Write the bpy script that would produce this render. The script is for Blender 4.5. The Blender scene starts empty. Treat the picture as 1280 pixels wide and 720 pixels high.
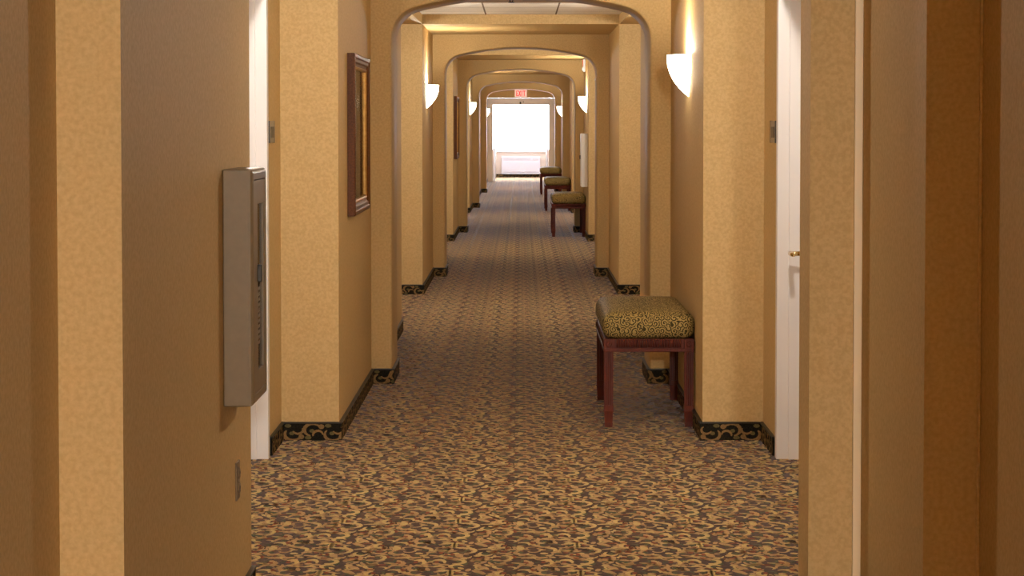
import bpy, bmesh, math, random
import numpy as np
from mathutils import Vector, Matrix
PI = math.pi
random.seed(7)
SC = bpy.context.scene
COL = SC.collection

# ------------------------------------------------------------------ materials
def srgb(r, g, b):
    f = lambda c: (c/255/12.92) if c/255 <= .04045 else ((c/255+.055)/1.055)**2.4
    return (f(r), f(g), f(b), 1)

def mat(name, col, rough=.6, metal=0.0, spec=.5, emit=None, estr=0):
    m = bpy.data.materials.new(name); m.use_nodes = True
    b = m.node_tree.nodes['Principled BSDF']
    b.inputs['Base Color'].default_value = col if len(col) == 4 else (*col, 1)
    b.inputs['Roughness'].default_value = rough
    b.inputs['Metallic'].default_value = metal
    b.inputs['Specular IOR Level'].default_value = spec
    if emit:
        b.inputs['Emission Color'].default_value = (*emit, 1)
        b.inputs['Emission Strength'].default_value = estr
    return m

def nd(m, typ, **kw):
    n = m.node_tree.nodes.new(typ)
    for k, v in kw.items():
        setattr(n, k, v)
    return n

def lk(m, a, b): m.node_tree.links.new(a, b)

def math_node(m, op, a, b=None, c=None):
    n = nd(m, 'ShaderNodeMath', operation=op)
    for i, v in enumerate((a, b, c)):
        if v is None: continue
        if isinstance(v, (int, float)): n.inputs[i].default_value = v
        else: lk(m, v, n.inputs[i])
    return n.outputs[0]

def noise_mat(name, c1, c2, scale, rough=.6, detail=2, spec=.5, bump=0, coord='pos', stretch=(1, 1, 1), lo=.35, hi=.65, metal=0):
    m = mat(name, c1, rough, metal, spec)
    b = m.node_tree.nodes['Principled BSDF']
    if coord == 'pos': co = nd(m, 'ShaderNodeNewGeometry').outputs['Position']
    else: co = nd(m, 'ShaderNodeTexCoord').outputs['Object']
    mp = nd(m, 'ShaderNodeMapping'); mp.inputs['Scale'].default_value = stretch
    lk(m, co, mp.inputs['Vector'])
    n = nd(m, 'ShaderNodeTexNoise'); n.inputs['Scale'].default_value = scale; n.inputs['Detail'].default_value = detail
    lk(m, mp.outputs[0], n.inputs['Vector'])
    r = nd(m, 'ShaderNodeValToRGB')
    r.color_ramp.elements[0].position = lo; r.color_ramp.elements[1].position = hi
    r.color_ramp.elements[0].color = c1 if len(c1) == 4 else (*c1, 1)
    r.color_ramp.elements[1].color = c2 if len(c2) == 4 else (*c2, 1)
    lk(m, n.outputs[0], r.inputs[0]); lk(m, r.outputs[0], b.inputs['Base Color'])
    if bump:
        bp = nd(m, 'ShaderNodeBump'); bp.inputs['Strength'].default_value = bump; bp.inputs['Distance'].default_value = .002
        lk(m, n.outputs[0], bp.inputs['Height']); lk(m, bp.outputs[0], b.inputs['Normal'])
    return m

WALLPAPER = noise_mat('mottled tan wallpaper', (.53, .367, .162), (.615, .438, .21), 80, rough=.62, detail=3, spec=.12, bump=.2)
WHITE = mat('white painted wood', (.80, .77, .76), .35)
CREAM = mat('cream painted trim', (.86, .70, .46), .45)
CEILW = mat('white ceiling tile', (.78, .70, .58), .9)
def ceiling_tiles(m):
    b = m.node_tree.nodes['Principled BSDF']
    g = nd(m, 'ShaderNodeNewGeometry'); s = nd(m, 'ShaderNodeSeparateXYZ'); lk(m, g.outputs['Position'], s.inputs[0])
    def joint(o):
        f = math_node(m, 'FRACT', math_node(m, 'DIVIDE', math_node(m, 'ADD', o, 100*.61+.305), .61))
        return math_node(m, 'LESS_THAN', math_node(m, 'ABSOLUTE', math_node(m, 'SUBTRACT', f, .5)), .489)
    k = math_node(m, 'MULTIPLY', joint(s.outputs[0]), joint(math_node(m, 'ADD', s.outputs[1], .25)))
    n = nd(m, 'ShaderNodeTexNoise'); n.inputs['Scale'].default_value = 120; lk(m, g.outputs['Position'], n.inputs['Vector'])
    r = nd(m, 'ShaderNodeValToRGB'); r.color_ramp.elements[0].color = (.80, .74, .64, 1); r.color_ramp.elements[1].color = (.92, .87, .78, 1)
    lk(m, n.outputs[0], r.inputs[0])
    mx = nd(m, 'ShaderNodeMixRGB'); mx.inputs[1].default_value = (.16, .11, .06, 1)
    lk(m, k, mx.inputs[0]); lk(m, r.outputs[0], mx.inputs[2]); lk(m, mx.outputs[0], b.inputs['Base Color'])
ceiling_tiles(CEILW)
# carpet yarns
C_BASE = noise_mat('maroon brown carpet pile', (.036, .020, .011), (.062, .034, .019), 60, rough=1.0, spec=.04)
C_GOLD = noise_mat('gold carpet pile', (.46, .325, .125), (.58, .425, .18), 150, rough=1.0, spec=.04)
C_TAN = noise_mat('rose tan carpet pile', (.38, .23, .10), (.48, .31, .145), 150, rough=1.0, spec=.04)
C_GREEN = noise_mat('dark green carpet pile', (.050, .054, .028), (.095, .098, .052), 150, rough=1.0, spec=.04)
C_RED = noise_mat('rust carpet pile', (.17, .045, .02), (.24, .07, .03), 150, rough=1.0, spec=.04)
B_BLACK = noise_mat('black border carpet', (.008, .008, .007), (.02, .018, .013), 150, rough=1.0, spec=.04)
B_SCROLL = noise_mat('tan scroll carpet', (.19, .115, .045), (.27, .165, .07), 150, rough=1.0, spec=.04)
B_GREEN = noise_mat('olive leaf carpet', (.10, .085, .035), (.15, .12, .05), 150, rough=1.0, spec=.04)
B_CAP = mat('black base cap', (.02, .015, .01), .4)
WOOD = noise_mat('dark cherry wood', (.062, .0075, .0025), (.115, .016, .005), 14, rough=.4, spec=.2, detail=4, coord='obj', stretch=(8, 8, 1))
FRAMEWOOD = noise_mat('brown frame wood', (.085, .026, .006), (.14, .046, .012), 14, rough=.4, spec=.2, detail=4, stretch=(8, 1, 8))
GOLD = noise_mat('gilt frame lip', (.40, .21, .05), (.52, .30, .08), 60, rough=.38, metal=.5)
BRASS = mat('polished brass', (.80, .58, .25), .2, 1)
NICKEL = noise_mat('brushed grey metal', (.30, .27, .23), (.38, .35, .30), 90, rough=.4, metal=.6)
DARKMET = mat('dark grey metal', (.035, .032, .028), .4, .3)
TAUPE = noise_mat('taupe enamelled steel', (.20, .145, .083), (.215, .157, .09), 40, rough=.42)
OFFWHITE = mat('off white enamelled steel', (.74, .70, .64), .4)
BROWNPLATE = mat('brown plastic', (.20, .135, .075), .45)
DARKSLOT = mat('dark slot', (.02, .016, .012), .6)
PLASTIC = mat('white plastic', (.78, .77, .76), .4)
HEATGREY = mat('pale grey enamel', (.50, .50, .56), .5)
GREYPL = mat('pale grey plastic', (.42, .42, .46), .5)
REDPL = mat('red plastic', (.55, .06, .04), .4)
REDGLOW = mat('lit red letters', (.6, .05, .04), .5, emit=(1.0, .05, .05), estr=.75)
SIGNFACE = mat('lit sign face', (.8, .7, .65), .5, emit=(1, .62, .52), estr=.3)
VESTWALL = noise_mat('cream vestibule wall', (.50, .42, .35), (.55, .47, .39), 60, rough=.7)
MATBOARD = mat('tan mat board', (.30, .20, .10), .8)
PRINT = noise_mat('brown toned print', (.17, .10, .042), (.27, .175, .08), 6, rough=.7, detail=6, lo=.3, hi=.7)
EXTRED = mat('dark red enamel', (.28, .03, .02), .35)
PALE = mat('pale lettering', (.26, .21, .15), .6)
SHADE = mat('frosted glass shade', (.9, .85, .75), .5, emit=(1, .86, .62), estr=9.0)
CHROME = mat('dull chrome', (.5, .47, .42), .3, 1)

def glass_mat(name, tint, gloss):
    m = bpy.data.materials.new(name); m.use_nodes = True
    nt = m.node_tree; nt.nodes.clear()
    o = nd(m, 'ShaderNodeOutputMaterial'); t = nd(m, 'ShaderNodeBsdfTransparent'); g = nd(m, 'ShaderNodeBsdfGlossy')
    t.inputs[0].default_value = (*tint, 1); g.inputs['Roughness'].default_value = .05
    fr = nd(m, 'ShaderNodeFresnel'); fr.inputs[0].default_value = gloss
    mx = nd(m, 'ShaderNodeMixShader'); lk(m, fr.outputs[0], mx.inputs[0]); lk(m, t.outputs[0], mx.inputs[1]); lk(m, g.outputs[0], mx.inputs[2])
    lk(m, mx.outputs[0], o.inputs[0]); return m
GLASS = glass_mat('clear glass', (.95, .95, .95), 1.3)
DGLASS = glass_mat('smoked glass', (.55, .5, .45), 1.35)

for _m in (C_BASE, C_GOLD, C_TAN, C_GREEN, C_RED):      # fuzz of the cut pile
    _b = _m.node_tree.nodes['Principled BSDF']; _b.inputs['Sheen Weight'].default_value = .10; _b.inputs['Sheen Roughness'].default_value = .22

def bench_fabric():
    m = mat('olive gold scroll brocade', (.2, .15, .05), .42, spec=.12)
    b = m.node_tree.nodes['Principled BSDF']
    tc = nd(m, 'ShaderNodeTexCoord')
    v = nd(m, 'ShaderNodeTexVoronoi'); v.inputs['Scale'].default_value = 36; v.inputs['Randomness'].default_value = .7
    lk(m, tc.outputs['Object'], v.inputs['Vector'])
    sc = nd(m, 'ShaderNodeVectorMath', operation='SUBTRACT'); lk(m, tc.outputs['Object'], sc.inputs[0]); lk(m, v.outputs['Position'], sc.inputs[1])
    s = nd(m, 'ShaderNodeSeparateXYZ'); lk(m, sc.outputs[0], s.inputs[0])
    ang = math_node(m, 'ARCTAN2', math_node(m, 'ADD', s.outputs[1], s.outputs[2]), s.outputs[0])
    sp = math_node(m, 'FRACT', math_node(m, 'ADD', math_node(m, 'MULTIPLY', v.outputs['Distance'], 2.6), math_node(m, 'DIVIDE', ang, 2*PI)))
    k = math_node(m, 'LESS_THAN', math_node(m, 'ABSOLUTE', math_node(m, 'SUBTRACT', sp, .5)), .27)
    mx = nd(m, 'ShaderNodeMixRGB'); mx.inputs[1].default_value = (.045, .036, .014, 1); mx.inputs[2].default_value = (.36, .26, .09, 1)
    lk(m, k, mx.inputs[0]); lk(m, mx.outputs[0], b.inputs['Base Color'])
    r = math_node(m, 'SUBTRACT', .8, math_node(m, 'MULTIPLY', k, .22)); lk(m, r, b.inputs['Roughness'])
    return m
FABRIC = bench_fabric()

# ------------------------------------------------------------------ mesh helpers
def box(bm, x0, x1, y0, y1, z0, z1, mi=0, bev=0):
    t = bmesh.new(); bmesh.ops.create_cube(t, size=1)
    for v in t.verts:
        v.co = Vector(((x0+x1)/2+v.co.x*(x1-x0), (y0+y1)/2+v.co.y*(y1-y0), (z0+z1)/2+v.co.z*(z1-z0)))
    if bev: bmesh.ops.bevel(t, geom=t.edges[:], offset=bev, segments=3, profile=.5, affect='EDGES')
    merge(bm, t, mi)

def merge(bm, t, mi=0):
    vm = {v: bm.verts.new(v.co) for v in t.verts}
    for f in t.faces:
        try:
            n = bm.faces.new([vm[v] for v in f.verts]); n.material_index = mi; n.smooth = f.smooth
        except ValueError: pass
    t.free()

def tube(bm, p0, p1, r0, r1=None, n=16, mi=0, cap=True):
    r1 = r0 if r1 is None else r1
    p0, p1 = Vector(p0), Vector(p1); d = (p1-p0).normalized()
    a = d.orthogonal().normalized(); b = d.cross(a)
    A = [bm.verts.new(p0+(a*math.cos(2*PI*i/n)+b*math.sin(2*PI*i/n))*r0) for i in range(n)]
    B = [bm.verts.new(p1+(a*math.cos(2*PI*i/n)+b*math.sin(2*PI*i/n))*r1) for i in range(n)]
    for i in range(n):
        f = bm.faces.new((A[i], A[(i+1) % n], B[(i+1) % n], B[i])); f.smooth = True; f.material_index = mi
    if cap:
        bm.faces.new(A[::-1]).material_index = mi; bm.faces.new(B).material_index = mi

def lathe(bm, c, axis, prof, n=24, mi=0):
    c, d = Vector(c), Vector(axis).normalized(); a = d.orthogonal().normalized(); b = d.cross(a)
    rings = []
    for r, h in prof:
        rings.append([bm.verts.new(c+d*h+(a*math.cos(2*PI*i/n)+b*math.sin(2*PI*i/n))*max(r, 1e-5)) for i in range(n)])
    for A, B in zip(rings, rings[1:]):
        for i in range(n):
            f = bm.faces.new((A[i], A[(i+1) % n], B[(i+1) % n], B[i])); f.smooth = True; f.material_index = mi
    bm.faces.new(rings[0][::-1]).material_index = mi; bm.faces.new(rings[-1]).material_index = mi

def prism(bm, pts, z0, z1, mi=0, smooth=False):
    A = [bm.verts.new((x, y, z0)) for x, y in pts]; B = [bm.verts.new((x, y, z1)) for x, y in pts]
    n = len(pts)
    for i in range(n):
        f = bm.faces.new((A[i], A[(i+1) % n], B[(i+1) % n], B[i])); f.material_index = mi; f.smooth = smooth
    bm.faces.new(A[::-1]).material_index = mi; bm.faces.new(B).material_index = mi

def obj(name, bm, mats, parent=None, loc=None):
    me = bpy.data.meshes.new(name)
    bmesh.ops.recalc_face_normals(bm, faces=bm.faces[:])
    bm.to_mesh(me); bm.free()
    for m in (mats if isinstance(mats, (list, tuple)) else [mats]): me.materials.append(m)
    o = bpy.data.objects.new(name, me); COL.objects.link(o)
    if parent: o.parent = parent
    if loc: o.location = loc
    return o

def tag(o, label, cat, group=None):
    o['label'] = label; o['category'] = cat
    if group: o['group'] = group
    return o

def struct(o):
    o['kind'] = 'structure'; return o

def empty(name, loc, rz=0):
    e = bpy.data.objects.new(name, None); COL.objects.link(e)
    e.location = loc; e.rotation_euler = (0, 0, rz); e.empty_display_size = .1; return e

def copy_tree(o, parent=None):
    c = o.copy(); COL.objects.link(c)
    if parent: c.parent = parent
    for ch in list(o.children): copy_tree(ch, c)
    return c

# ------------------------------------------------------------------ layout (x right, y along the corridor, z up; metres)
ARCH = [12.4, 21.1, 29.6, 38.3, 46.6]      # front faces of the archways
TH = .55                                    # their thickness
NX = .86                                    # half width of the narrow stretches
LX, RX = 1.133, 1.147                       # wall planes in the door bays
ZS, ZC, ZT = 2.364, 2.447, 2.60             # soffit, coffer ceiling, top of walls
FD = 55.3                                   # double door wall
YE = 60.0                                   # end wall
OUT = 1.75
STEPS = [a-2.22 for a in ARCH]              # wall returns after each door bay
BAYS = [(6.85, STEPS[0])] + [(a-5.55, a-2.22) for a in ARCH[1:]]
DOORW, DOORH = .92, 2.085

# floor with carpet
def carpet_tile():
    polys = []
    def hook(cx, cy, r, a0, a1, w, mi, z, ey=1.55, sp=.35, n=8):
        V = []; 
        for i in range(n+1):
            t = i/n; a = a0+(a1-a0)*t; rr = r*(1-sp*t)
            ww = w*(.12+.88*math.sin(PI*min(1, t*.9+.06))**.8)
            V.append(((rr-ww/2)*math.cos(a)+cx, (rr-ww/2)*math.sin(a)*ey+cy)); V.append(((rr+ww/2)*math.cos(a)+cx, (rr+ww/2)*math.sin(a)*ey+cy))
        for i in range(n):
            polys.append(([V[2*i], V[2*i+1], V[2*i+3], V[2*i+2]], mi, z))
    def dab(cx, cy, rx, ry, a, mi, z, n=7):
        polys.append(([(cx+rx*math.cos(2*PI*i/n)*math.cos(a)-ry*math.sin(2*PI*i/n)*math.sin(a), cy+rx*math.cos(2*PI*i/n)*math.sin(a)+ry*math.sin(2*PI*i/n)*math.cos(a)) for i in range(n)], mi, z))
    rnd = random.Random(23)
    cols = (.034, .108, .182, .254, .326, .398)
    for ci, cx in enumerate(cols):
        nr = (5, 6, 5, 6, 5, 6)[ci]; pitch = .47/nr
        for r in range(nr):
            cy = pitch*(r+.5*(ci % 2))+rnd.uniform(-.018, .018); x = cx+rnd.uniform(-.016, .016)
            dab(x+rnd.uniform(-.03, .03), cy+rnd.uniform(-.05, .05), rnd.uniform(.014, .022), rnd.uniform(.018, .032), rnd.uniform(-1, 1), rnd.choice((3, 3, 0)), .0006, 6)
            dab(x+rnd.uniform(-.02, .02), cy+pitch*.5+rnd.uniform(-.01, .01), rnd.uniform(.010, .015), rnd.uniform(.012, .020), rnd.uniform(-1.3, 1.3), rnd.choice((1, 2)), .0007, 7)
            for q in range(4):
                dab(x+rnd.uniform(-.036, .036), cy+rnd.uniform(-.05, .05), rnd.uniform(.006, .011), rnd.uniform(.014, .030), rnd.uniform(-1.3, 1.3), rnd.choice((1, 2, 2, 2, 4)), .0009, 6)
            kind = rnd.random(); mi = 1 if rnd.random() < .6 else 2
            a0 = rnd.uniform(0, 2*PI); sg = rnd.choice((-1, 1))
            if kind < .62:        # tapering hook
                hook(x, cy, rnd.uniform(.026, .036), a0, a0+sg*rnd.uniform(2.6, 4.4), rnd.uniform(.014, .020), mi, .0012, 1.5, rnd.uniform(.2, .5))
                dab(x, cy, .009, .016, rnd.uniform(-.6, .6), rnd.choice((3, 3, 3, 4)), .0011)
            elif kind < .85:      # long flat crescent
                hook(x, cy+.03*sg, .044, -sg*PI/2-.9, -sg*PI/2+.9, .020, mi, .0012, .8, 0)
                hook(x+.01, cy-.02*sg, .024, a0, a0+sg*2.2, .015, 3-mi, .0014, 1.3, .3)
            else:                 # leaf with a stem
                dab(x, cy, .015, .034, rnd.uniform(-.9, .9), mi, .0012, 8)
                hook(x+.012, cy, .036, a0, a0+1.6, .009, 3-mi, .0014, 1.4, .1)
    # fill what stayed bare
    cents = [(sum(p[0] for p in q)/len(q), sum(p[1] for p in q)/len(q)) for q, mi, z in polys if mi in (1, 2)]
    for a in range(30):
        for b in range(32):
            x, y = .0145*a+rnd.uniform(-.005, .005), .0147*b+rnd.uniform(-.005, .005)
            if all(math.hypot(min(abs(x-c[0]), .436-abs(x-c[0])), min(abs(y-c[1]), .47-abs(y-c[1]))*.8) > .0255 for c in cents):
                a0 = rnd.uniform(0, 2*PI); sg = rnd.choice((-1, 1)); mi = rnd.choice((1, 2, 2, 3))
                hook(x, y, .021, a0, a0+sg*3.2, .011, mi, .0010, 1.2, .3); cents.append((x, y)); cents.append((x, y+.016))
    return polys

def build_floor():
    polys = carpet_tile(); TW, TL = .436, .47
    offs = []
    i0, i1 = int(-1.2//TW), int(1.2//TW)+1
    for i in range(i0, i1):
        for j in range(int(2.0/TL), int(YE/TL)+1):
            offs.append((i*TW+.05, j*TL))
    V = []; sizes = []; mats = []
    for pts, mi, z in polys:
        for p in pts: V.append((p[0], p[1], z))
        sizes.append(len(pts)); mats.append(mi)
    V = np.array(V, dtype=np.float64); n = len(V); k = len(offs)
    O = np.array([(x, y, 0) for x, y in offs])
    allv = (V[None, :, :]+O[:, None, :]).reshape(-1, 3)
    basev = np.array([(-OUT, -5.0, 0), (OUT, -5.0, 0), (OUT, YE+.2, 0), (-OUT, YE+.2, 0), (-OUT, -5.0, -.12), (OUT, -5.0, -.12), (OUT, YE+.2, -.12), (-OUT, YE+.2, -.12)])
    basef = [(0, 1, 2, 3), (7, 6, 5, 4), (0, 4, 5, 1), (1, 5, 6, 2), (2, 6, 7, 3), (3, 7, 4, 0)]
    sizes = np.array(sizes)
    li = np.concatenate([np.array(basef).ravel(), np.arange(n*k)+8])
    tot = np.concatenate([np.full(6, 4), np.tile(sizes, k)])
    start = np.concatenate([[0], np.cumsum(tot)[:-1]])
    mi = np.concatenate([np.zeros(6, int), np.tile(np.array(mats), k)])
    me = bpy.data.meshes.new('floor')
    me.vertices.add(8+n*k); me.vertices.foreach_set('co', np.concatenate([basev, allv]).astype(np.float32).ravel())
    me.loops.add(len(li)); me.loops.foreach_set('vertex_index', li.astype(np.int32))
    me.polygons.add(len(tot)); me.polygons.foreach_set('loop_start', start.astype(np.int32)); me.polygons.foreach_set('loop_total', tot.astype(np.int32))
    me.polygons.foreach_set('material_index', mi.astype(np.int32))
    me.update(calc_edges=True)
    for m in (C_BASE, C_GOLD, C_TAN, C_GREEN, C_RED): me.materials.append(m)
    o = bpy.data.objects.new('floor', me); COL.objects.link(o); struct(o)
build_floor()

# walls
def wall_run(bm, side, y0, y1, xin, hole=None, z1=ZT):
    a, b = (xin, OUT) if side > 0 else (-OUT, -xin)
    if hole is None:
        box(bm, a, b, y0, y1, 0, z1); return
    h0, h1, hz = hole
    box(bm, a, b, y0, h0, 0, z1); box(bm, a, b, h1, y1, 0, z1); box(bm, a, b, h0, h1, hz, z1)
    c, d = (xin+.30, OUT) if side > 0 else (-OUT, -xin-.30)
    box(bm, c, d, h0, h1, 0, hz)

def door_hole(b): return (b[1]-.58-DOORW-.06, b[1]-.58+.06, DOORH+.06)

for side, nm, bx in ((-1, 'wall_left', LX), (1, 'wall_right', RX)):
    bm = bmesh.new()
    if side < 0:
        wall_run(bm, side, -5.0, 4.65, .999); wall_run(bm, side, 4.65, 6.85, NX); first = 6.85
    else:
        wall_run(bm, side, -5.0, 3.0, .835); wall_run(bm, side, 3.0, 5.40, 1.153); wall_run(bm, side, 5.40, 6.42, 1.015); wall_run(bm, side, 6.42, 6.65, NX); first = 6.65  # unseen first run pulled inward to keep lobby lamp off a later wall face
    for i, b in enumerate(BAYS):
        y0 = first if i == 0 else b[0]
        wall_run(bm, side, y0, b[1], bx, door_hole(b))
        y2 = BAYS[i+1][0] if i+1 < len(BAYS) else FD+.12
        wall_run(bm, side, b[1], y2, NX)
    struct(obj(nm, bm, WALLPAPER))
bm = bmesh.new()
for s in (-1, 1): wall_run(bm, s, FD+.12, YE, 1.30)
struct(obj('wall_vestibule', bm, VESTWALL))
bm = bmesh.new(); box(bm, -OUT, OUT, -5.15, -5.0, 0, ZT); struct(obj('wall_back', bm, WALLPAPER))

# ceilings and soffits
bm = bmesh.new(); bs = bmesh.new()
prev = -3.0
for i, b in enumerate(BAYS):
    box(bm, -NX, NX, b[0], b[1], ZC, ZT)
    y0 = b[0]
    box(bs, -1.3 if i == 0 else -NX, 1.3 if i == 0 else NX, prev, y0, ZS, ZT) if i else None
    if i == 0:
        box(bs, -.999, .835, -5.0, 3.0, ZS, ZT); box(bs, -.999, 1.153, 3.0, 4.65, ZS, ZT); box(bs, -NX, 1.153, 4.65, 5.4, ZS, ZT); box(bs, -NX, 1.015, 5.4, 6.42, ZS, ZT); box(bs, -NX, NX, 6.42, 6.85, ZS, ZT)
        box(bs, NX, RX, 6.65, 6.85, ZS, ZT)
    box(bs, -LX, -NX, b[0], b[1], ZS, ZT); box(bs, NX, RX, b[0], b[1], ZS, ZT)
    prev = b[1]
box(bs, -NX, NX, prev, FD+.12, ZS, ZT)
struct(obj('ceiling', bm, CEILW)); struct(obj('ceiling_soffit', bs, WALLPAPER))
bm = bmesh.new(); box(bm, -1.3, 1.3, FD+.12, YE, 2.45, ZT); struct(obj('ceiling_vestibule', bm, PLASTIC))
bm = bmesh.new(); box(bm, -OUT, OUT, -5.15, YE+.2, ZT, ZT+.08); struct(obj('ceiling_deck', bm, PLASTIC))

# archways
def arch_outline():
    W, r, zc = .742, .186, 1.987
    P = [(W, 0), (W, .5), (W, 1.0), (W, 1.5), (W, zc)]
    a1 = math.radians(76.4)
    for i in range(1, 11): P.append((W-r+r*math.cos(a1*i/10), zc+r*math.sin(a1*i/10)))
    R = 2.54; ztop = 2.24
    x1 = P[-1][0]
    for i in range(1, 9):
        x = x1*(1-i/8); P.append((x, ztop-R+math.sqrt(R*R-x*x)))
    return P+[(-x, z) for x, z in P[-2::-1]]

def build_arch(y0):
    P = arch_outline(); n = len(P); e = .014
    # outward (into the wall) normals of the outline
    N = []
    for i in range(n):
        a, b = P[max(i-1, 0)], P[min(i+1, n-1)]
        t = Vector((b[0]-a[0], b[1]-a[1])).normalized(); N.append(Vector((t.y, -t.x)))
    N[0] = Vector((1, 0)); N[-1] = Vector((-1, 0))
    bm = bmesh.new(); rings = []
    seq = []
    for k in range(4):
        a = PI/2*k/3; seq.append((y0+e*(1-math.sin(a)), e*(1-math.cos(a))))
    front = [(y0+e*(1-math.sin(PI/2*k/3)), e*(1-math.cos(PI/2*k/3))) for k in range(4)][::-1]   # from face to reveal
    back = [(y0+TH-(yy-y0), off) for yy, off in front][::-1]
    for yy, off in front+back:
        rings.append([bm.verts.new((P[i][0]+N[i].x*off, yy, P[i][1]+N[i].y*off)) for i in range(n)])
    for A, B in zip(rings, rings[1:]):
        for i in range(n-1):
            f = bm.faces.new((A[i], A[i+1], B[i+1], B[i])); f.smooth = True
    def outer(i):
        x, z = P[i]
        if z <= 1.99: return (NX*(1 if x > 0 else -1), z)
        # corner to the top line
        k = abs(x)/.742
        return (x*NX/.742, ZS) if abs(x) < .66 else (NX*(1 if x > 0 else -1), 1.99+(ZS-1.99)*min(1, (z-1.987)/.14))
    for ring, yy in ((rings[0], y0), (rings[-1], y0+TH)):
        O = [bm.verts.new((outer(i)[0], yy, outer(i)[1])) for i in range(n)]
        for i in range(n-1):
            a, b, c, d = ring[i], ring[i+1], O[i+1], O[i]
            if (c.co-d.co).length < 1e-6: bm.faces.new((a, b, d))
            else: bm.faces.new((a, b, c, d))
            if abs(c.co.x-d.co.x) > 1e-5 and abs(c.co.z-d.co.z) > 1e-5:
                cx = NX if c.co.x > 0 else -NX
                bm.faces.new((d, c, bm.verts.new((cx, yy, ZS))))
    return struct(obj('archway', bm, WALLPAPER))
for a in ARCH: build_arch(a)

# baseboards: black border with tan scrolls
def base_run(bm, p0, p1, nrm, seed=0, h=.088):
    p0, p1 = Vector((*p0, 0)), Vector((*p1, 0)); nrm = Vector((*nrm, 0)); L = (p1-p0).length; u = (p1-p0)/L; Z = Vector((0, 0, 1)); th = .012
    def P(a, z, d): return p0+u*a+Z*z+nrm*d
    def quad(pts, mi):
        f = bm.faces.new([bm.verts.new(p) for p in pts]); f.material_index = mi
    def slab(z0, z1, d, mi):
        c = [P(0, z0, 0), P(L, z0, 0), P(L, z0, d), P(0, z0, d), P(0, z1, 0), P(L, z1, 0), P(L, z1, d), P(0, z1, d)]
        v = [bm.verts.new(q) for q in c]
        for f in ((0, 1, 2, 3), (4, 5, 6, 7), (3, 2, 6, 7), (0, 1, 5, 4), (0, 3, 7, 4), (1, 2, 6, 5)):
            bm.faces.new([v[i] for i in f]).material_index = mi
    slab(0, h-.007, th, 0); slab(h-.007, h, th+.003, 3)
    rnd = random.Random(seed*31+5)
    def hook(cx, cz, r, a0, a1, w, mi, lay, sp=.3, n=9):
        V = []
        for i in range(n+1):
            t = i/n; a = a0+(a1-a0)*t; rr = r*(1-sp*t); ww = w*(.25+.75*math.sin(PI*min(1, t*.85+.1)))
            for q in (-.5, .5):
                x = cx+(rr+q*ww)*math.cos(a)*1.25; z = cz+(rr+q*ww)*math.sin(a)
                V.append((min(max(x, .001), L-.001), min(max(z, .002), h-.009)))
        for i in range(n):
            quad([P(V[k][0], V[k][1], th+lay) for k in (2*i, 2*i+1, 2*i+3, 2*i+2)], mi)
    def dab(cx, cz, rx, rz, mi, lay, n=9):
        pts = []
        for i in range(n):
            x = min(max(cx+rx*math.cos(2*PI*i/n), .001), L-.001); z = min(max(cz+rz*math.sin(2*PI*i/n), .002), h-.009); pts.append(P(x, z, th+lay))
        quad(pts, mi)
    x = .02; k = 0
    while x < L:
        s = 1 if k % 2 else -1; cz = .040+s*.008
        hook(x+.03, cz, .036, (PI*.1 if s > 0 else -PI*.1), (PI*.1 if s > 0 else -PI*.1)+s*PI*rnd.uniform(1.1, 1.6), rnd.uniform(.013, .019), 1, .0006)
        hook(x+.062, .040-s*.012, .022, PI*1.1, PI*1.1-s*PI*rnd.uniform(.8, 1.3), .011, 1, .0008)
        dab(x+.030, cz-s*.002, .012, .009, 2, .0005)
        dab(x+.075, .042+s*.024, .014, .012, 1, .0005); dab(x+.012, .042-s*.028, .016, .009, 2, .0004)
        x += .095; k += 1

bl, br = bmesh.new(), bmesh.new()
sd = 1
for side, bmx, bx in ((-1, bl, LX), (1, br, RX)):
    for i, b in enumerate(BAYS):
        h = door_hole(b); s = side
        y0 = (6.85 if s < 0 else 6.65) if i == 0 else b[0]
        n = (-s, 0)
        if i == 0:
            base_run(bmx, (s*NX, 4.65 if s < 0 else 6.42), (s*NX, y0+.012), n, 40+s)
            if s < 0: base_run(bmx, (-.999, -2.9), (-.999, 4.65), n, 77); base_run(bmx, (-.999, 4.65), (-NX+.012, 4.65), (0, -1), 78)
            else:
                base_run(bmx, (1.153, 3.0), (1.153, 5.4), n, 81); base_run(bmx, (1.153, 5.4), (1.015-.012, 5.4), (0, -1), 82)
                base_run(bmx, (1.015, 5.4), (1.015, 6.42), n, 83); base_run(bmx, (1.015, 6.42), (NX-.012, 6.42), (0, -1), 84)
        base_run(bmx, (s*NX, y0), (s*bx, y0), (0, 1), 50+i)
        base_run(bmx, (s*bx, y0), (s*bx, h[0]-.03), n, 10+i)
        base_run(bmx, (s*bx, h[1]+.03), (s*bx, b[1]), n, 20+i)
        base_run(bmx, (s*bx, b[1]), (s*(NX-.012), b[1]), (0, -1), 30+i+sd)
        base_run(bmx, (s*NX, b[1]), (s*NX, ARCH[i]), n, 60+i)
        base_run(bmx, (s*NX, ARCH[i]), (s*(.742-.012), ARCH[i]), (0, -1), 70+i)
        base_run(bmx, (s*.742, ARCH[i]), (s*.742, ARCH[i]+TH), n, 90+i)
        base_run(bmx, (s*.742, ARCH[i]+TH), (s*NX, ARCH[i]+TH), (0, 1), 95+i)
        yn = BAYS[i+1][0] if i+1 < len(BAYS) else FD-.002
        base_run(bmx, (s*NX, ARCH[i]+TH), (s*NX, yn), n, 100+i)
BASEM = [B_BLACK, B_SCROLL, B_GREEN, B_CAP]
struct(obj('baseboard_left', bl, BASEM)); struct(obj('baseboard_right', br, BASEM))
bm = bmesh.new(); base_run(bm, (-1.30, YE), (1.30, YE), (0, -1), 7); struct(obj('baseboard_end', bm, BASEM))

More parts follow.
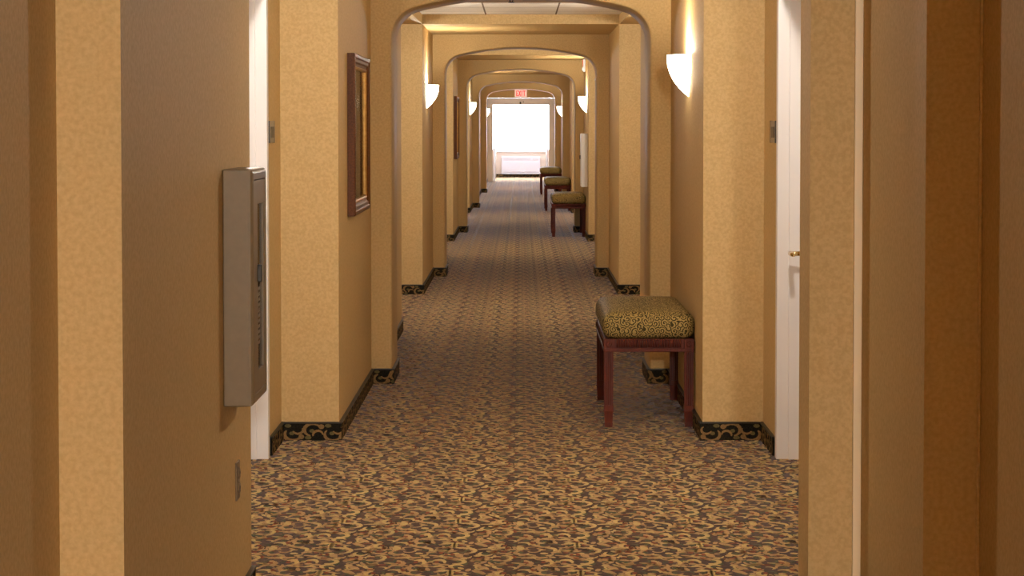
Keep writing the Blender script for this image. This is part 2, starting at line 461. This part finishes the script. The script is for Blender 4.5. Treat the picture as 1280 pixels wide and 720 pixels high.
# corner trims on the near right wall
bm = bmesh.new(); box(bm, .990, 1.0145, 6.405, 6.4195, .09, ZS-.002, 0, .002); struct(obj('trim_1', bm, CREAM))
bm = bmesh.new(); box(bm, 1.011, 1.0175, 5.3935, 5.4000, .09, ZS-.002); struct(obj('trim_2', bm, WALLPAPER))
bm = bmesh.new(); box(bm, 1.1445, 1.1525, 5.390, 5.3995, .09, ZS-.002, 0, .002); struct(obj('trim_3', bm, WALLPAPER))

# guest room doors in the bays
def build_door(idx, side, b, bx):
    s = side; y1 = b[1]-.58; y0 = y1-DOORW
    root = empty('door_%d' % idx, (s*bx, (y0+y1)/2, 0)); struct(root)
    f = bmesh.new()
    def X(d): return s*d   # d measured outward from the wall plane
    def bx_(bmm, d0, d1, ya, yb, z0, z1, mi=0, bev=0):
        a, c = sorted((s*d0, s*d1)); cy = (y0+y1)/2
        box(bmm, a, c, ya-cy, yb-cy, z0, z1, mi, bev)
    bx_(f, -.006, .20, y1, y1+.058, 0, DOORH+.055, 0, .002); bx_(f, -.006, .20, y0-.058, y0, 0, DOORH+.055, 0, .002); bx_(f, -.006, .20, y0, y1, DOORH, DOORH+.055, 0, .002)
    bx_(f, .045, .094, y1-.012, y1+.001, 0, DOORH, 0, .002); bx_(f, .045, .094, y0-.001, y0+.012, 0, DOORH, 0, .002); bx_(f, .045, .094, y0+.012, y1-.012, DOORH-.012, DOORH+.001, 0, .002)
    obj('door_frame', f, WHITE, root)
    l = bmesh.new(); bx_(l, .098, .143, y0+.003, y1-.003, .008, DOORH-.003, 0, .002)
    for za, zb in ((.16, .80), (1.02, 1.96)):      # raised panels
        bx_(l, .092, .10, y0+.14, y1-.14, za, zb, 0, .004)
    leaf = obj('door_leaf', l, WHITE, root)
    h = bmesh.new(); cy = (y0+y1)/2; hy = y1-.085-cy; z = .925
    tube(h, (s*.098, hy, z), (s*.086, hy, z), .026, .023, 20); tube(h, (s*.088, hy, z), (s*.040, hy, z), .010, .010, 14)
    lathe(h, (s*.044, hy+.012, z), (0, -1, 0), [(.004, -.004), (.011, 0), (.011, .06), (.009, .105), (.004, .115)], 14)
    obj('door_handle', h, BRASS, root)
i = 1
for b in BAYS:
    build_door(i, -1, b, LX); build_door(i+1, 1, b, RX); i += 2

# ------------------------------------------------------------------ fire doors, end wall, window
bm = bmesh.new()
box(bm, -NX, NX, FD, FD+.12, 2.145, ZS); struct(obj('wall_door_header', bm, WALLPAPER))
root = empty('door_%d' % i, (0, FD+.06, 0)); struct(root)
f = bmesh.new()
for s in (-1, 1):
    a, c = sorted((s*.713, s*.858)); box(f, a, c, -.075, .06, 0, 2.143, 0, .006)
    a, c = sorted((s*.713, s*.735)); box(f, a, c, -.085, -.07, 0, 1.99, 0, .003)
box(f, -.713, .713, -.075, .06, 1.967, 2.143, 0, .006)
obj('door_frame', f, WHITE, root)
st = bmesh.new(); box(st, -.03, .01, -.09, -.074, 1.975, 2.05, 0, .003); box(st, .055, .075, -.085, -.074, 2.03, 2.06, 0, .003); obj('strike', st, DARKMET, root)
for s in (-1, 1):
    l = bmesh.new(); a, c = sorted((s*.665, s*.709)); box(l, a, c, .10, .80, .01, 1.96, 0, .003)
    lf = obj('door_leaf', l, WHITE, root)
    h = bmesh.new(); tube(h, (s*.665, .72, .98), (s*.60, .72, .98), .012); tube(h, (s*.605, .72, .98), (s*.605, .17, .98), .013); tube(h, (s*.665, .17, .98), (s*.60, .17, .98), .012)
    obj('panic_bar', h, CHROME, lf)
    r = bmesh.new(); tube(r, (s*.650, .72, 1.02), (s*.650, .72, 1.93), .009); tube(r, (s*.650, .72, .06), (s*.650, .72, .94), .009); obj('latch_rod', r, CHROME, lf)

WX, WZ0, WZ1 = 1.12, .735, 2.30
bm = bmesh.new()
box(bm, -OUT, -WX, YE, YE+.2, 0, ZT); box(bm, WX, OUT, YE, YE+.2, 0, ZT); box(bm, -WX, WX, YE, YE+.2, 0, WZ0); box(bm, -WX, WX, YE, YE+.2, WZ1, ZT)
struct(obj('wall_end', bm, VESTWALL))
root = empty('window_1', (0, YE+.1, WZ0)); struct(root)
f = bmesh.new(); hh = WZ1-WZ0
box(f, -WX, -WX+.05, -.05, .03, 0, hh, 0, .004); box(f, WX-.05, WX, -.05, .03, 0, hh, 0, .004); box(f, -WX+.05, WX-.05, -.05, .03, 0, .05, 0, .004); box(f, -WX+.05, WX-.05, -.05, .03, hh-.05, hh, 0, .004)
obj('window_frame', f, PLASTIC, root)
g = bmesh.new(); box(g, -WX+.05, WX-.05, -.012, -.006, .05, hh-.05); obj('window_pane', g, GLASS, root)
sl = bmesh.new(); box(sl, -WX-.04, WX+.04, -.16, -.1005, -.035, .0, 0, .004); obj('window_sill', sl, PLASTIC, root)

# ------------------------------------------------------------------ benches
def rounded_box(hx, hy, hz, r, crown=0, n=14):
    t = bmesh.new(); bmesh.ops.create_cube(t, size=2)
    bmesh.ops.subdivide_edges(t, edges=t.edges[:], cuts=n, use_grid_fill=True)
    for v in t.verts:
        u = v.co.copy()
        w = lambda q, h: q*h
        # push the grid towards the rounded border
        sg = lambda q: math.copysign(abs(q)**.75, q)
        p = Vector((sg(u.x)*hx, sg(u.y)*hy, sg(u.z)*hz))
        q = Vector((max(-hx+r, min(hx-r, p.x)), max(-hy+r, min(hy-r, p.y)), max(-hz+r, min(hz-r, p.z))))
        d = p-q
        if d.length > 1e-9: p = q+d.normalized()*r
        if u.z > 0: p.z += crown*(1-(p.x/hx)**2)*(1-(p.y/hy)**4)*max(0, u.z)
        v.co = p
    for f in t.faces: f.smooth = True
    return t

BW, BLEN = .455, 1.10
def make_bench():
    root = empty('bench', (0, 0, 0))
    hx, hy = BW/2, BLEN/2
    c = rounded_box(hx, hy, .066, .052, .012)
    for v in c.verts:
        if v.co.z < -.02:       # tuck the lower edge into the rail
            k = min(1, (-v.co.z-.02)/.046); v.co.x *= 1-.02*k; v.co.y *= 1-.008*k
        v.co.z += .497
    obj('cushion', c, FABRIC, root)
    a = bmesh.new(); ax, ay = hx-.010, hy-.010
    box(a, -ax, ax, -ay+.010, -ay+.026, .378, .437, 0, .002); box(a, -ax, ax, ay-.026, ay-.010, .378, .437, 0, .002)
    box(a, -ax, -ax+.024, -ay+.024, ay-.024, .378, .437, 0, .002); box(a, ax-.024, ax, -ay+.024, ay-.024, .378, .437, 0, .002)
    for s in (-1, 1):            # reeding above a plain lower rail
        for k in range(27):
            x = -ax+.062+(2*ax-.124)*k/26
            tube(a, (x, s*(ay-.003), .396), (x, s*(ay-.003), .434), .0036, n=8)
        box(a, -ax, ax, min(s*ay, s*(ay+.006)), max(s*ay, s*(ay+.006)), .374, .391, 0, .002)
    m = int((2*ay-.14)/.0111)
    for s in (-1, 1):
        for k in range(m):
            y = -ay+.07+(2*ay-.14)*k/(m-1)
            tube(a, (s*ax, y, .396), (s*ax, y, .432), .0042, n=6)
        box(a, min(s*ax, s*(ax+.006)), max(s*ax, s*(ax+.006)), -ay, ay, .374, .391, 0, .002)
    obj('apron', a, WOOD, root)
    w = .0235
    for sx in (-1, 1):
        for sy in (-1, 1):
            l = bmesh.new(); cx, cy = sx*(ax-w+.004), sy*(ay-w+.004)
            pts = []
            for (ux, uy), (nx, ny) in (((1, 0), (0, -1)), ((0, 1), (1, 0)), ((-1, 0), (0, 1)), ((0, -1), (-1, 0))):
                q = [(-1, 0), (-.72, 0)]
                for g, dd in ((-.46, -.34), (0, -.55), (.46, -.34)):
                    q += [(g-.15, 0), (g-.14, dd), (g+.14, dd), (g+.15, 0)]
                q += [(.72, 0)]
                for t, d in q: pts.append((cx+(ux*t+nx*(1+d))*w*.94, cy+(uy*t+ny*(1+d))*w*.94))
            prism(l, pts, .108, .372)
            box(l, cx-w, cx+w, cy-w, cy+w, .372, .438, 0, .0015)
            tube(l, (cx, cy-w+.001, .412), (cx, cy-w-.004, .412), .016, .012, 16)      # rosette on the corner block
            tube(l, (cx, cy-w-.002, .412), (cx, cy-w-.007, .412), .006, .004, 12)
            tube(l, (cx-sx*0+sx*(w-.001), cy, .412), (cx+sx*(w+.004), cy, .412), .016, .012, 16)
            box(l, cx-w, cx+w, cy-w, cy+w, .084, .108, 0, .0015)
            box(l, cx-w-.003, cx+w+.003, cy-w-.003, cy+w+.003, .078, .085, 0, .002)
            t = bmesh.new(); bmesh.ops.create_cube(t, size=1)
            for v in t.verts:
                k = .80 if v.co.z < 0 else .95
                v.co = Vector((cx+v.co.x*2*w*k, cy+v.co.y*2*w*k, .049+v.co.z*.06))
            merge(l, t)
            box(l, cx-w*.92, cx+w*.92, cy-w*.92, cy+w*.92, .016, .022, 0, .001)
            box(l, cx-w*.82, cx+w*.82, cy-w*.82, cy+w*.82, .0015, .017, 0, .002)
            obj('leg', l, WOOD, root)
    return root
bench = make_bench()
blabels = ['dark red wood bench with olive gold scroll cushion, nearest and largest of the four',
           'dark wood bench with olive cushion, second from the camera, just past the open second arch',
           'dark wood bench with olive cushion, third from the camera between two other benches',
           'dark wood bench with olive cushion, farthest from the camera near the bright end window']
for k, yf in enumerate((10.6, 28.45, 36.9, 45.35)):
    b = bench if k == 0 else copy_tree(bench)
    b.location = (.404+BW/2, yf+BLEN/2, 0); tag(b, blabels[k], 'bench', 'upholstered benches along the right wall')

# ------------------------------------------------------------------ wall sconces (local: wall at x=0, room towards -x)
def make_sconce():
    root = empty('wall_sconce', (0, 0, 0))
    H, Pj, Wd = .213, .112, .165
    bm = bmesh.new(); NA, NT = 20, 14
    def shell(k, zoff):
        rings = []
        for t in range(NT+1):
            u = t/NT; r = (1-u**2.4)*k+.02*(1-k)
            rings.append([bm.verts.new((-math.sin(PI*a/NA)*Pj*r, -math.cos(PI*a/NA)*Wd*r, (1-u)*H*(1 if k == 1 else .97)+zoff)) for a in range(NA+1)])
        for A, B in zip(rings, rings[1:]):
            for a in range(NA):
                try: f = bm.faces.new((A[a], A[a+1], B[a+1], B[a])); f.smooth = True
                except ValueError: pass
        return rings
    o = shell(1, 0); q = shell(.95, .0064)
    for a in range(NA): bm.faces.new((o[0][a], o[0][a+1], q[0][a+1], q[0][a]))
    bmesh.ops.remove_doubles(bm, verts=bm.verts[:], dist=1e-5)
    obj('shade', bm, SHADE, root)
    b = bmesh.new(); box(b, -.012, -.0005, -.05, .05, .06, .17, 0, .003); tube(b, (-.012, 0, .12), (-.05, 0, .12), .008); tube(b, (-.05, 0, .10), (-.05, 0, .135), .014)
    obj('mounting_plate', b, BRASS, root)
    return root
sc0 = make_sconce()
slabels = ['lit half bowl sconce on the right wall above the nearest bench, largest of them',
           'lit half bowl sconce on the left wall, seen just inside the first arch',
           'lit half bowl sconce on the right wall above the pale extinguisher cabinet',
           'lit half bowl sconce on the left wall, past the far framed picture',
           'lit half bowl sconce on the right wall, smallest on that side',
           'lit half bowl sconce on the left wall, farthest and smallest, beside the open white doors']
SCONCES = ((1, 11.08), (-1, 19.75), (1, 28.25), (-1, 36.5), (1, 44.9), (-1, 52.6))
for k, (s, y) in enumerate(SCONCES):
    o = sc0 if k == 0 else copy_tree(sc0)
    o.location = (s*NX, y, 1.635); o.rotation_euler.z = 0 if s > 0 else PI
    tag(o, slabels[k], 'wall lamp', 'half bowl wall sconces')
    L = bpy.data.lights.new('sconce_bulb', 'POINT'); L.energy = 24; L.color = (1, .89, .72); L.shadow_soft_size = .022
    lo = bpy.data.objects.new('sconce_bulb', L); COL.objects.link(lo); lo.location = (s*(NX-.055), y, 1.635+.195)

# ------------------------------------------------------------------ framed pictures on the left wall (wall at x=0, room towards +x)
def frame_loop(bm, hw, hh, prof, mi=0):
    rings = []
    for inset, d in prof:
        a, b = hw-inset, hh-inset
        rings.append([bm.verts.new((d, sx*a, sz*b)) for sx, sz in ((-1, -1), (1, -1), (1, 1), (-1, 1))])
    for A, B in zip(rings, rings[1:]):
        for k in range(4):
            bm.faces.new((A[k], A[(k+1) % 4], B[(k+1) % 4], B[k])).material_index = mi
def make_picture():
    root = empty('framed_picture', (0, 0, 0)); hw, hh = .515, .405
    f = bmesh.new(); frame_loop(f, hw, hh, [(0, .001), (0, .036), (.006, .041), (.020, .041), (.026, .036), (.040, .034), (.048, .027), (.060, .024), (.060, .002), (.004, .001), (0, .001)]); obj('frame', f, FRAMEWOOD, root)
    g = bmesh.new(); frame_loop(g, hw-.0605, hh-.0605, [(0, .008), (0, .026), (.005, .029), (.012, .026), (.016, .020), (.016, .008), (0, .008)]); obj('gilt_lip', g, GOLD, root)
    m = bmesh.new(); box(m, .002, .007, -hw+.0605, hw-.0605, -hh+.0605, hh-.0605); obj('mat_board', m, MATBOARD, root)
    p = bmesh.new(); box(p, .0072, .010, -hw+.15, hw-.15, -hh+.14, hh-.14); obj('print', p, PRINT, root)
    q = bmesh.new(); box(q, .013, .015, -hw+.077, hw-.077, -hh+.077, hh-.077); obj('glass', q, GLASS, root)
    return root
pic = make_picture()
for k, (y, lab) in enumerate(((11.22, 'large brown framed picture on the near left wall, before the first arch'), (28.3, 'small looking brown framed picture far down the left wall, beyond the second arch'))):
    o = pic if k == 0 else copy_tree(pic)
    o.location = (-NX, y, 1.443); tag(o, lab, 'picture', 'framed pictures on the left wall')

# ------------------------------------------------------------------ fire extinguisher cabinets (wall at x=0, room towards +x, width along y)
def make_cabinet(body_mat):
    root = empty('extinguisher_cabinet', (0, 0, 0)); P, hw, H = .0885, .165, .687
    b = bmesh.new()   # open box behind the door
    box(b, .0005, P-.012, -hw, -hw+.02, 0, H, 0, .004); box(b, .0005, P-.012, hw-.02, hw, 0, H, 0, .004); box(b, .0005, P-.012, -hw+.018, hw-.018, 0, .02, 0, .004); box(b, .0005, P-.012, -hw+.018, hw-.018, H-.02, H, 0, .004)
    box(b, .0005, .004, -hw+.018, hw-.018, .018, H-.018)
    # rounded front surround
    frame_loop2(b, hw, H, [(0, P-.014), (.0015, P-.008), (.006, P-.0025), (.013, P), (.030, P), (.032, P-.004), (.032, P-.012), (0, P-.014)])
    obj('housing', b, body_mat, root)
    d = bmesh.new()
    y0, y1, z0, z1 = -hw+.034, hw-.034, .034, H-.034
    wy0, wy1, wz0, wz1 = -.050, .090, .095, .583
    D0, D1 = P-.014, P-.001
    box(d, D0, D1, y0, wy0, z0, z1, 0, .001); box(d, D0, D1, wy1, y1, z0, z1, 0, .001); box(d, D0, D1, wy0, wy1, z0, wz0, 0, .001); box(d, D0, D1, wy0, wy1, wz1, z1, 0, .001)
    door = obj('door', d, body_mat, root)
    g = bmesh.new(); box(g, P-.010, P-.007, wy0, wy1, wz0, wz1); obj('window_pane', g, DGLASS, door)
    t = bmesh.new()
    for q in range(11): box(t, P-.0068, P-.0063, .0, .046 if q % 3 else .038, .165+q*.016, .165+q*.016+.009)
    obj('lettering', t, PALE, door)
    h = bmesh.new(); box(h, P-.002, P+.012, -.064, -.050, .355, .405, 0, .003); box(h, P-.002, P+.006, -.064, -.02, .392, .405, 0, .002)
    obj('latch', h, DARKMET, door)
    return root
def frame_loop2(bm, hw, H, prof, mi=0):
    rings = []
    for inset, d in prof:
        rings.append([bm.verts.new((d, y, z)) for y, z in ((-hw+inset, inset), (hw-inset, inset), (hw-inset, H-inset), (-hw+inset, H-inset))])
    for A, B in zip(rings, rings[1:]):
        for k in range(4): bm.faces.new((A[k], A[(k+1) % 4], B[(k+1) % 4], B[k])).material_index = mi
c1 = make_cabinet(TAUPE); c1.location = (-NX, 6.385, .68)
tag(c1, 'taupe wall cabinet with a narrow dark window, close to the camera on the left', 'extinguisher cabinet')
c2 = make_cabinet(OFFWHITE); c2.location = (NX, 27.92, .68); c2.rotation_euler.z = PI
tag(c2, 'off white wall cabinet far down the right wall, above the second bench', 'extinguisher cabinet')

# ------------------------------------------------------------------ small wall items
def make_outlet():
    root = empty('wall_outlet', (-NX, 6.50, .362))
    b = bmesh.new(); box(b, .0005, .006, -.036, .036, 0, .116, 0, .002); obj('plate', b, BROWNPLATE, root)
    for z in (.036, .080):
        s = bmesh.new(); lathe(s, (.005, 0, z), (1, 0, 0), [(.0165, 0), (.0165, .004), (.015, .0055)], 20); so = obj('socket', s, BROWNPLATE, root)
        k = bmesh.new(); box(k, .010, .0112, -.008, -.006, z-.004, z+.006); box(k, .010, .0112, .006, .008, z-.004, z+.006); tube(k, (.010, 0, z-.010), (.0112, 0, z-.010), .003); obj('slot', k, DARKSLOT, so)
    s = bmesh.new(); tube(s, (.006, 0, .058), (.0075, 0, .058), .0035); obj('screw', s, CHROME, root)
    tag(root, 'brown power outlet low on the near left wall below the taupe cabinet', 'power outlet')
make_outlet()

def make_plaque(side, bx, label):
    root = empty('room_sign', (side*bx, STEPS[0]-.425, 1.412)); s = -side
    if side < 0: root.rotation_euler.z = 0
    else: root.rotation_euler.z = PI
    b = bmesh.new(); box(b, .0005, .010, -.095, .095, 0, .098, 0, .0015); obj('plate', b, NICKEL, root)
    p = bmesh.new(); y = -.055 if side < 0 else -.055
    box(p, .0095, .0125, -.045, .060, .022, .072, 0, .001); obj('dark_panel', p, DARKMET, root)
    for ys in (-.0955, .0955):
        r = bmesh.new(); box(r, .0, .0115, ys-.002, ys+.002, -.001, .099); obj('edge_strip', r, DARKMET, root)
    tag(root, label, 'room sign', None)
make_plaque(-1, LX, 'grey metal room plate beside the near left white door')
make_plaque(1, RX, 'grey metal room plate beside the near right white door')

# fire alarm box high on the right wall by the third arch
root = empty('alarm_strobe', (NX, 28.9, 2.185)); b = bmesh.new()
box(b, -.030, .002, -.06, .06, 0, .172, 0, .006); obj('housing', b, GREYPL, root)
b = bmesh.new(); box(b, -.045, -.029, -.045, .045, .015, .06, 0, .008); obj('strobe_lens', b, PLASTIC, root)
b = bmesh.new(); box(b, -.036, -.029, -.045, .045, .075, .155, 0, .004); obj('horn_grille', b, REDPL, root)
tag(root, 'small pale alarm box high on the right wall above the third sconce', 'fire alarm')

# small white sensor on the reveal of the second arch
b = bmesh.new(); lathe(b, (0, 0, 0), (-1, 0, 0), [(.012, .0), (.012, .008), (.008, .014), (.003, .016)], 16)
o = obj('wall_sensor', b, PLASTIC, None, (.7415, 21.33, 1.93)); tag(o, 'tiny white button on the right inner face of the second arch', 'sensor')

# sprinkler under the first arch
root = empty('sprinkler', (-.055, 12.66, 2.24))
b = bmesh.new(); lathe(b, (0, 0, -.0015), (0, 0, -1), [(.036, -.006), (.036, .003), (.026, .008)], 24); obj('escutcheon', b, CHROME, root)
b = bmesh.new(); lathe(b, (0, 0, 0), (0, 0, -1), [(.013, .006), (.013, .014), (.009, .016), (.009, .020)], 16)
for s in (-1, 1): tube(b, (s*.011, 0, -.014), (s*.006, 0, -.032), .003, .003, 8)
lathe(b, (0, 0, 0), (0, 0, -1), [(.006, .030), (.020, .033), (.020, .036), (.004, .037)], 20); obj('head', b, DARKMET, root)
tag(root, 'dark sprinkler head under the crown of the first arch', 'sprinkler')

# exit sign on the header above the double doors
root = empty('exit_sign', (0, FD, 2.165))
b = bmesh.new(); box(b, -.155, .155, -.06, -.001, 0, .195, 0, .008); obj('housing', b, SIGNFACE, root)
l = bmesh.new(); y0, y1 = -.0635, -.0595
def bar(x0, x1, z0, z1): box(l, x0, x1, y0, y1, z0, z1)
T = .021; zb, zt = .03, .165
def letter_e(x): bar(x, x+T, zb, zt); bar(x+T, x+.050, zt-T, zt); bar(x+T, x+.044, (zb+zt)/2-T/2, (zb+zt)/2+T/2); bar(x+T, x+.050, zb, zb+T)
def slant(xa, za, xb, zb_):
    t = bmesh.new(); bmesh.ops.create_cube(t, size=1)
    d = Vector((xb-xa, 0, zb_-za)); ang = math.atan2(d.x, d.z)
    for v in t.verts: v.co = Vector((v.co.x*T, v.co.y*(y1-y0), v.co.z*d.length))
    bmesh.ops.rotate(t, verts=t.verts[:], cent=(0, 0, 0), matrix=Matrix.Rotation(ang, 3, 'Y'))
    bmesh.ops.translate(t, verts=t.verts[:], vec=((xa+xb)/2, (y0+y1)/2, (za+zb_)/2)); merge(l, t)
letter_e(-.118)
slant(-.055, zb, -.005, zt); slant(-.005, zb, -.055, zt)
bar(.017, .017+T, zb, zt)
bar(.054, .118, zt-T, zt); bar(.086-T/2, .086+T/2, zb, zt-T)
obj('lettering', l, REDGLOW, root)
tag(root, 'lit red EXIT sign above the open double doors', 'exit sign')

# heating unit under the end window
root = empty('heater_unit', (0, YE, .10))
b = bmesh.new(); box(b, -.535, .535, -.20, -.013, .03, .475, 0, .012); obj('casing', b, HEATGREY, root)
g = bmesh.new()
for k in range(5): box(g, -.475, .27, -.203, -.199, .375+.014*k, .383+.014*k)
obj('air_grille', g, GREYPL, root)
p = bmesh.new(); box(p, -.50, .50, -.206, -.199, .05, .335, 0, .003); obj('front_panel', p, HEATGREY, root)
p = bmesh.new(); box(p, .33, .49, -.205, -.199, .375, .44, 0, .002); obj('control_cover', p, GREYPL, root)
p = bmesh.new(); box(p, -.54, .54, -.205, -.013, -.012, .028, 0, .004); obj('base_trim', p, GREYPL, root)
tag(root, 'white heating and cooling unit under the bright end window', 'heater')

# ------------------------------------------------------------------ lights
def disc(name, loc, power, size=.11, col=(1, .93, .82)):
    L = bpy.data.lights.new(name, 'AREA'); L.shape = 'DISK'; L.size = size; L.energy = power; L.color = col
    o = bpy.data.objects.new(name, L); COL.objects.link(o); o.location = loc; return o
def disc(name, loc, power, size, col=(1, .94, .85)):
    L = bpy.data.lights.new(name, 'AREA'); L.shape = 'DISK'; L.size = size; L.energy = power; L.color = col
    o = bpy.data.objects.new(name, L); COL.objects.link(o); o.location = loc; return o
def bulb(name, loc, power, r=.04, col=(1, .94, .85)):
    L = bpy.data.lights.new(name, 'POINT'); L.shadow_soft_size = r; L.energy = power; L.color = col
    o = bpy.data.objects.new(name, L); COL.objects.link(o); o.location = loc; return o
for k, b in enumerate(BAYS):
    yc = b[1]-1.95
    for s, x in ((-1, LX), (1, RX)): bulb('bay_lamp', (s*(x-.10), yc, ZS-.055), 36)
bulb('lobby_lamp', (.45, -3.5, ZS-.10), 720, .10)
bulb('end_lamp', (0, 50.0, ZS-.08), 70, .06)

# daylight
w = bpy.data.worlds.new('World'); SC.world = w; w.use_nodes = True
w.node_tree.nodes['Background'].inputs[0].default_value = (.74, .80, 1, 1)
w.node_tree.nodes['Background'].inputs[1].default_value = 72
L = bpy.data.lights.new('window_portal', 'AREA'); L.shape = 'RECTANGLE'; L.size = 2*WX; L.size_y = WZ1-WZ0; L.cycles.is_portal = True
o = bpy.data.objects.new('window_portal', L); COL.objects.link(o); o.location = (0, YE+.16, (WZ0+WZ1)/2); o.rotation_euler = (PI/2, 0, PI)
o.rotation_euler = (-PI/2, 0, 0)

# ------------------------------------------------------------------ camera
F = 2700.0
cam = bpy.data.cameras.new('camera'); co = bpy.data.objects.new('camera', cam); COL.objects.link(co)
cam.sensor_fit = 'HORIZONTAL'; cam.sensor_width = 36; cam.lens = F/1280*36
cam.shift_x = -11/1280; cam.shift_y = -105/1280; cam.clip_end = 300; cam.clip_start = .05
co.location = (0, 0, 1.5); co.rotation_euler = (PI/2-math.atan(101/F), 0, 0)
SC.camera = co
SC.view_settings.view_transform = 'Standard'; SC.view_settings.look = 'None'; SC.view_settings.gamma = 1; SC.view_settings.use_curve_mapping = False
SC.view_settings.exposure = 0.7
SC.cycles.use_denoising = True
SC.cycles.max_bounces = 10; SC.cycles.diffuse_bounces = 6; SC.cycles.sample_clamp_indirect = 6
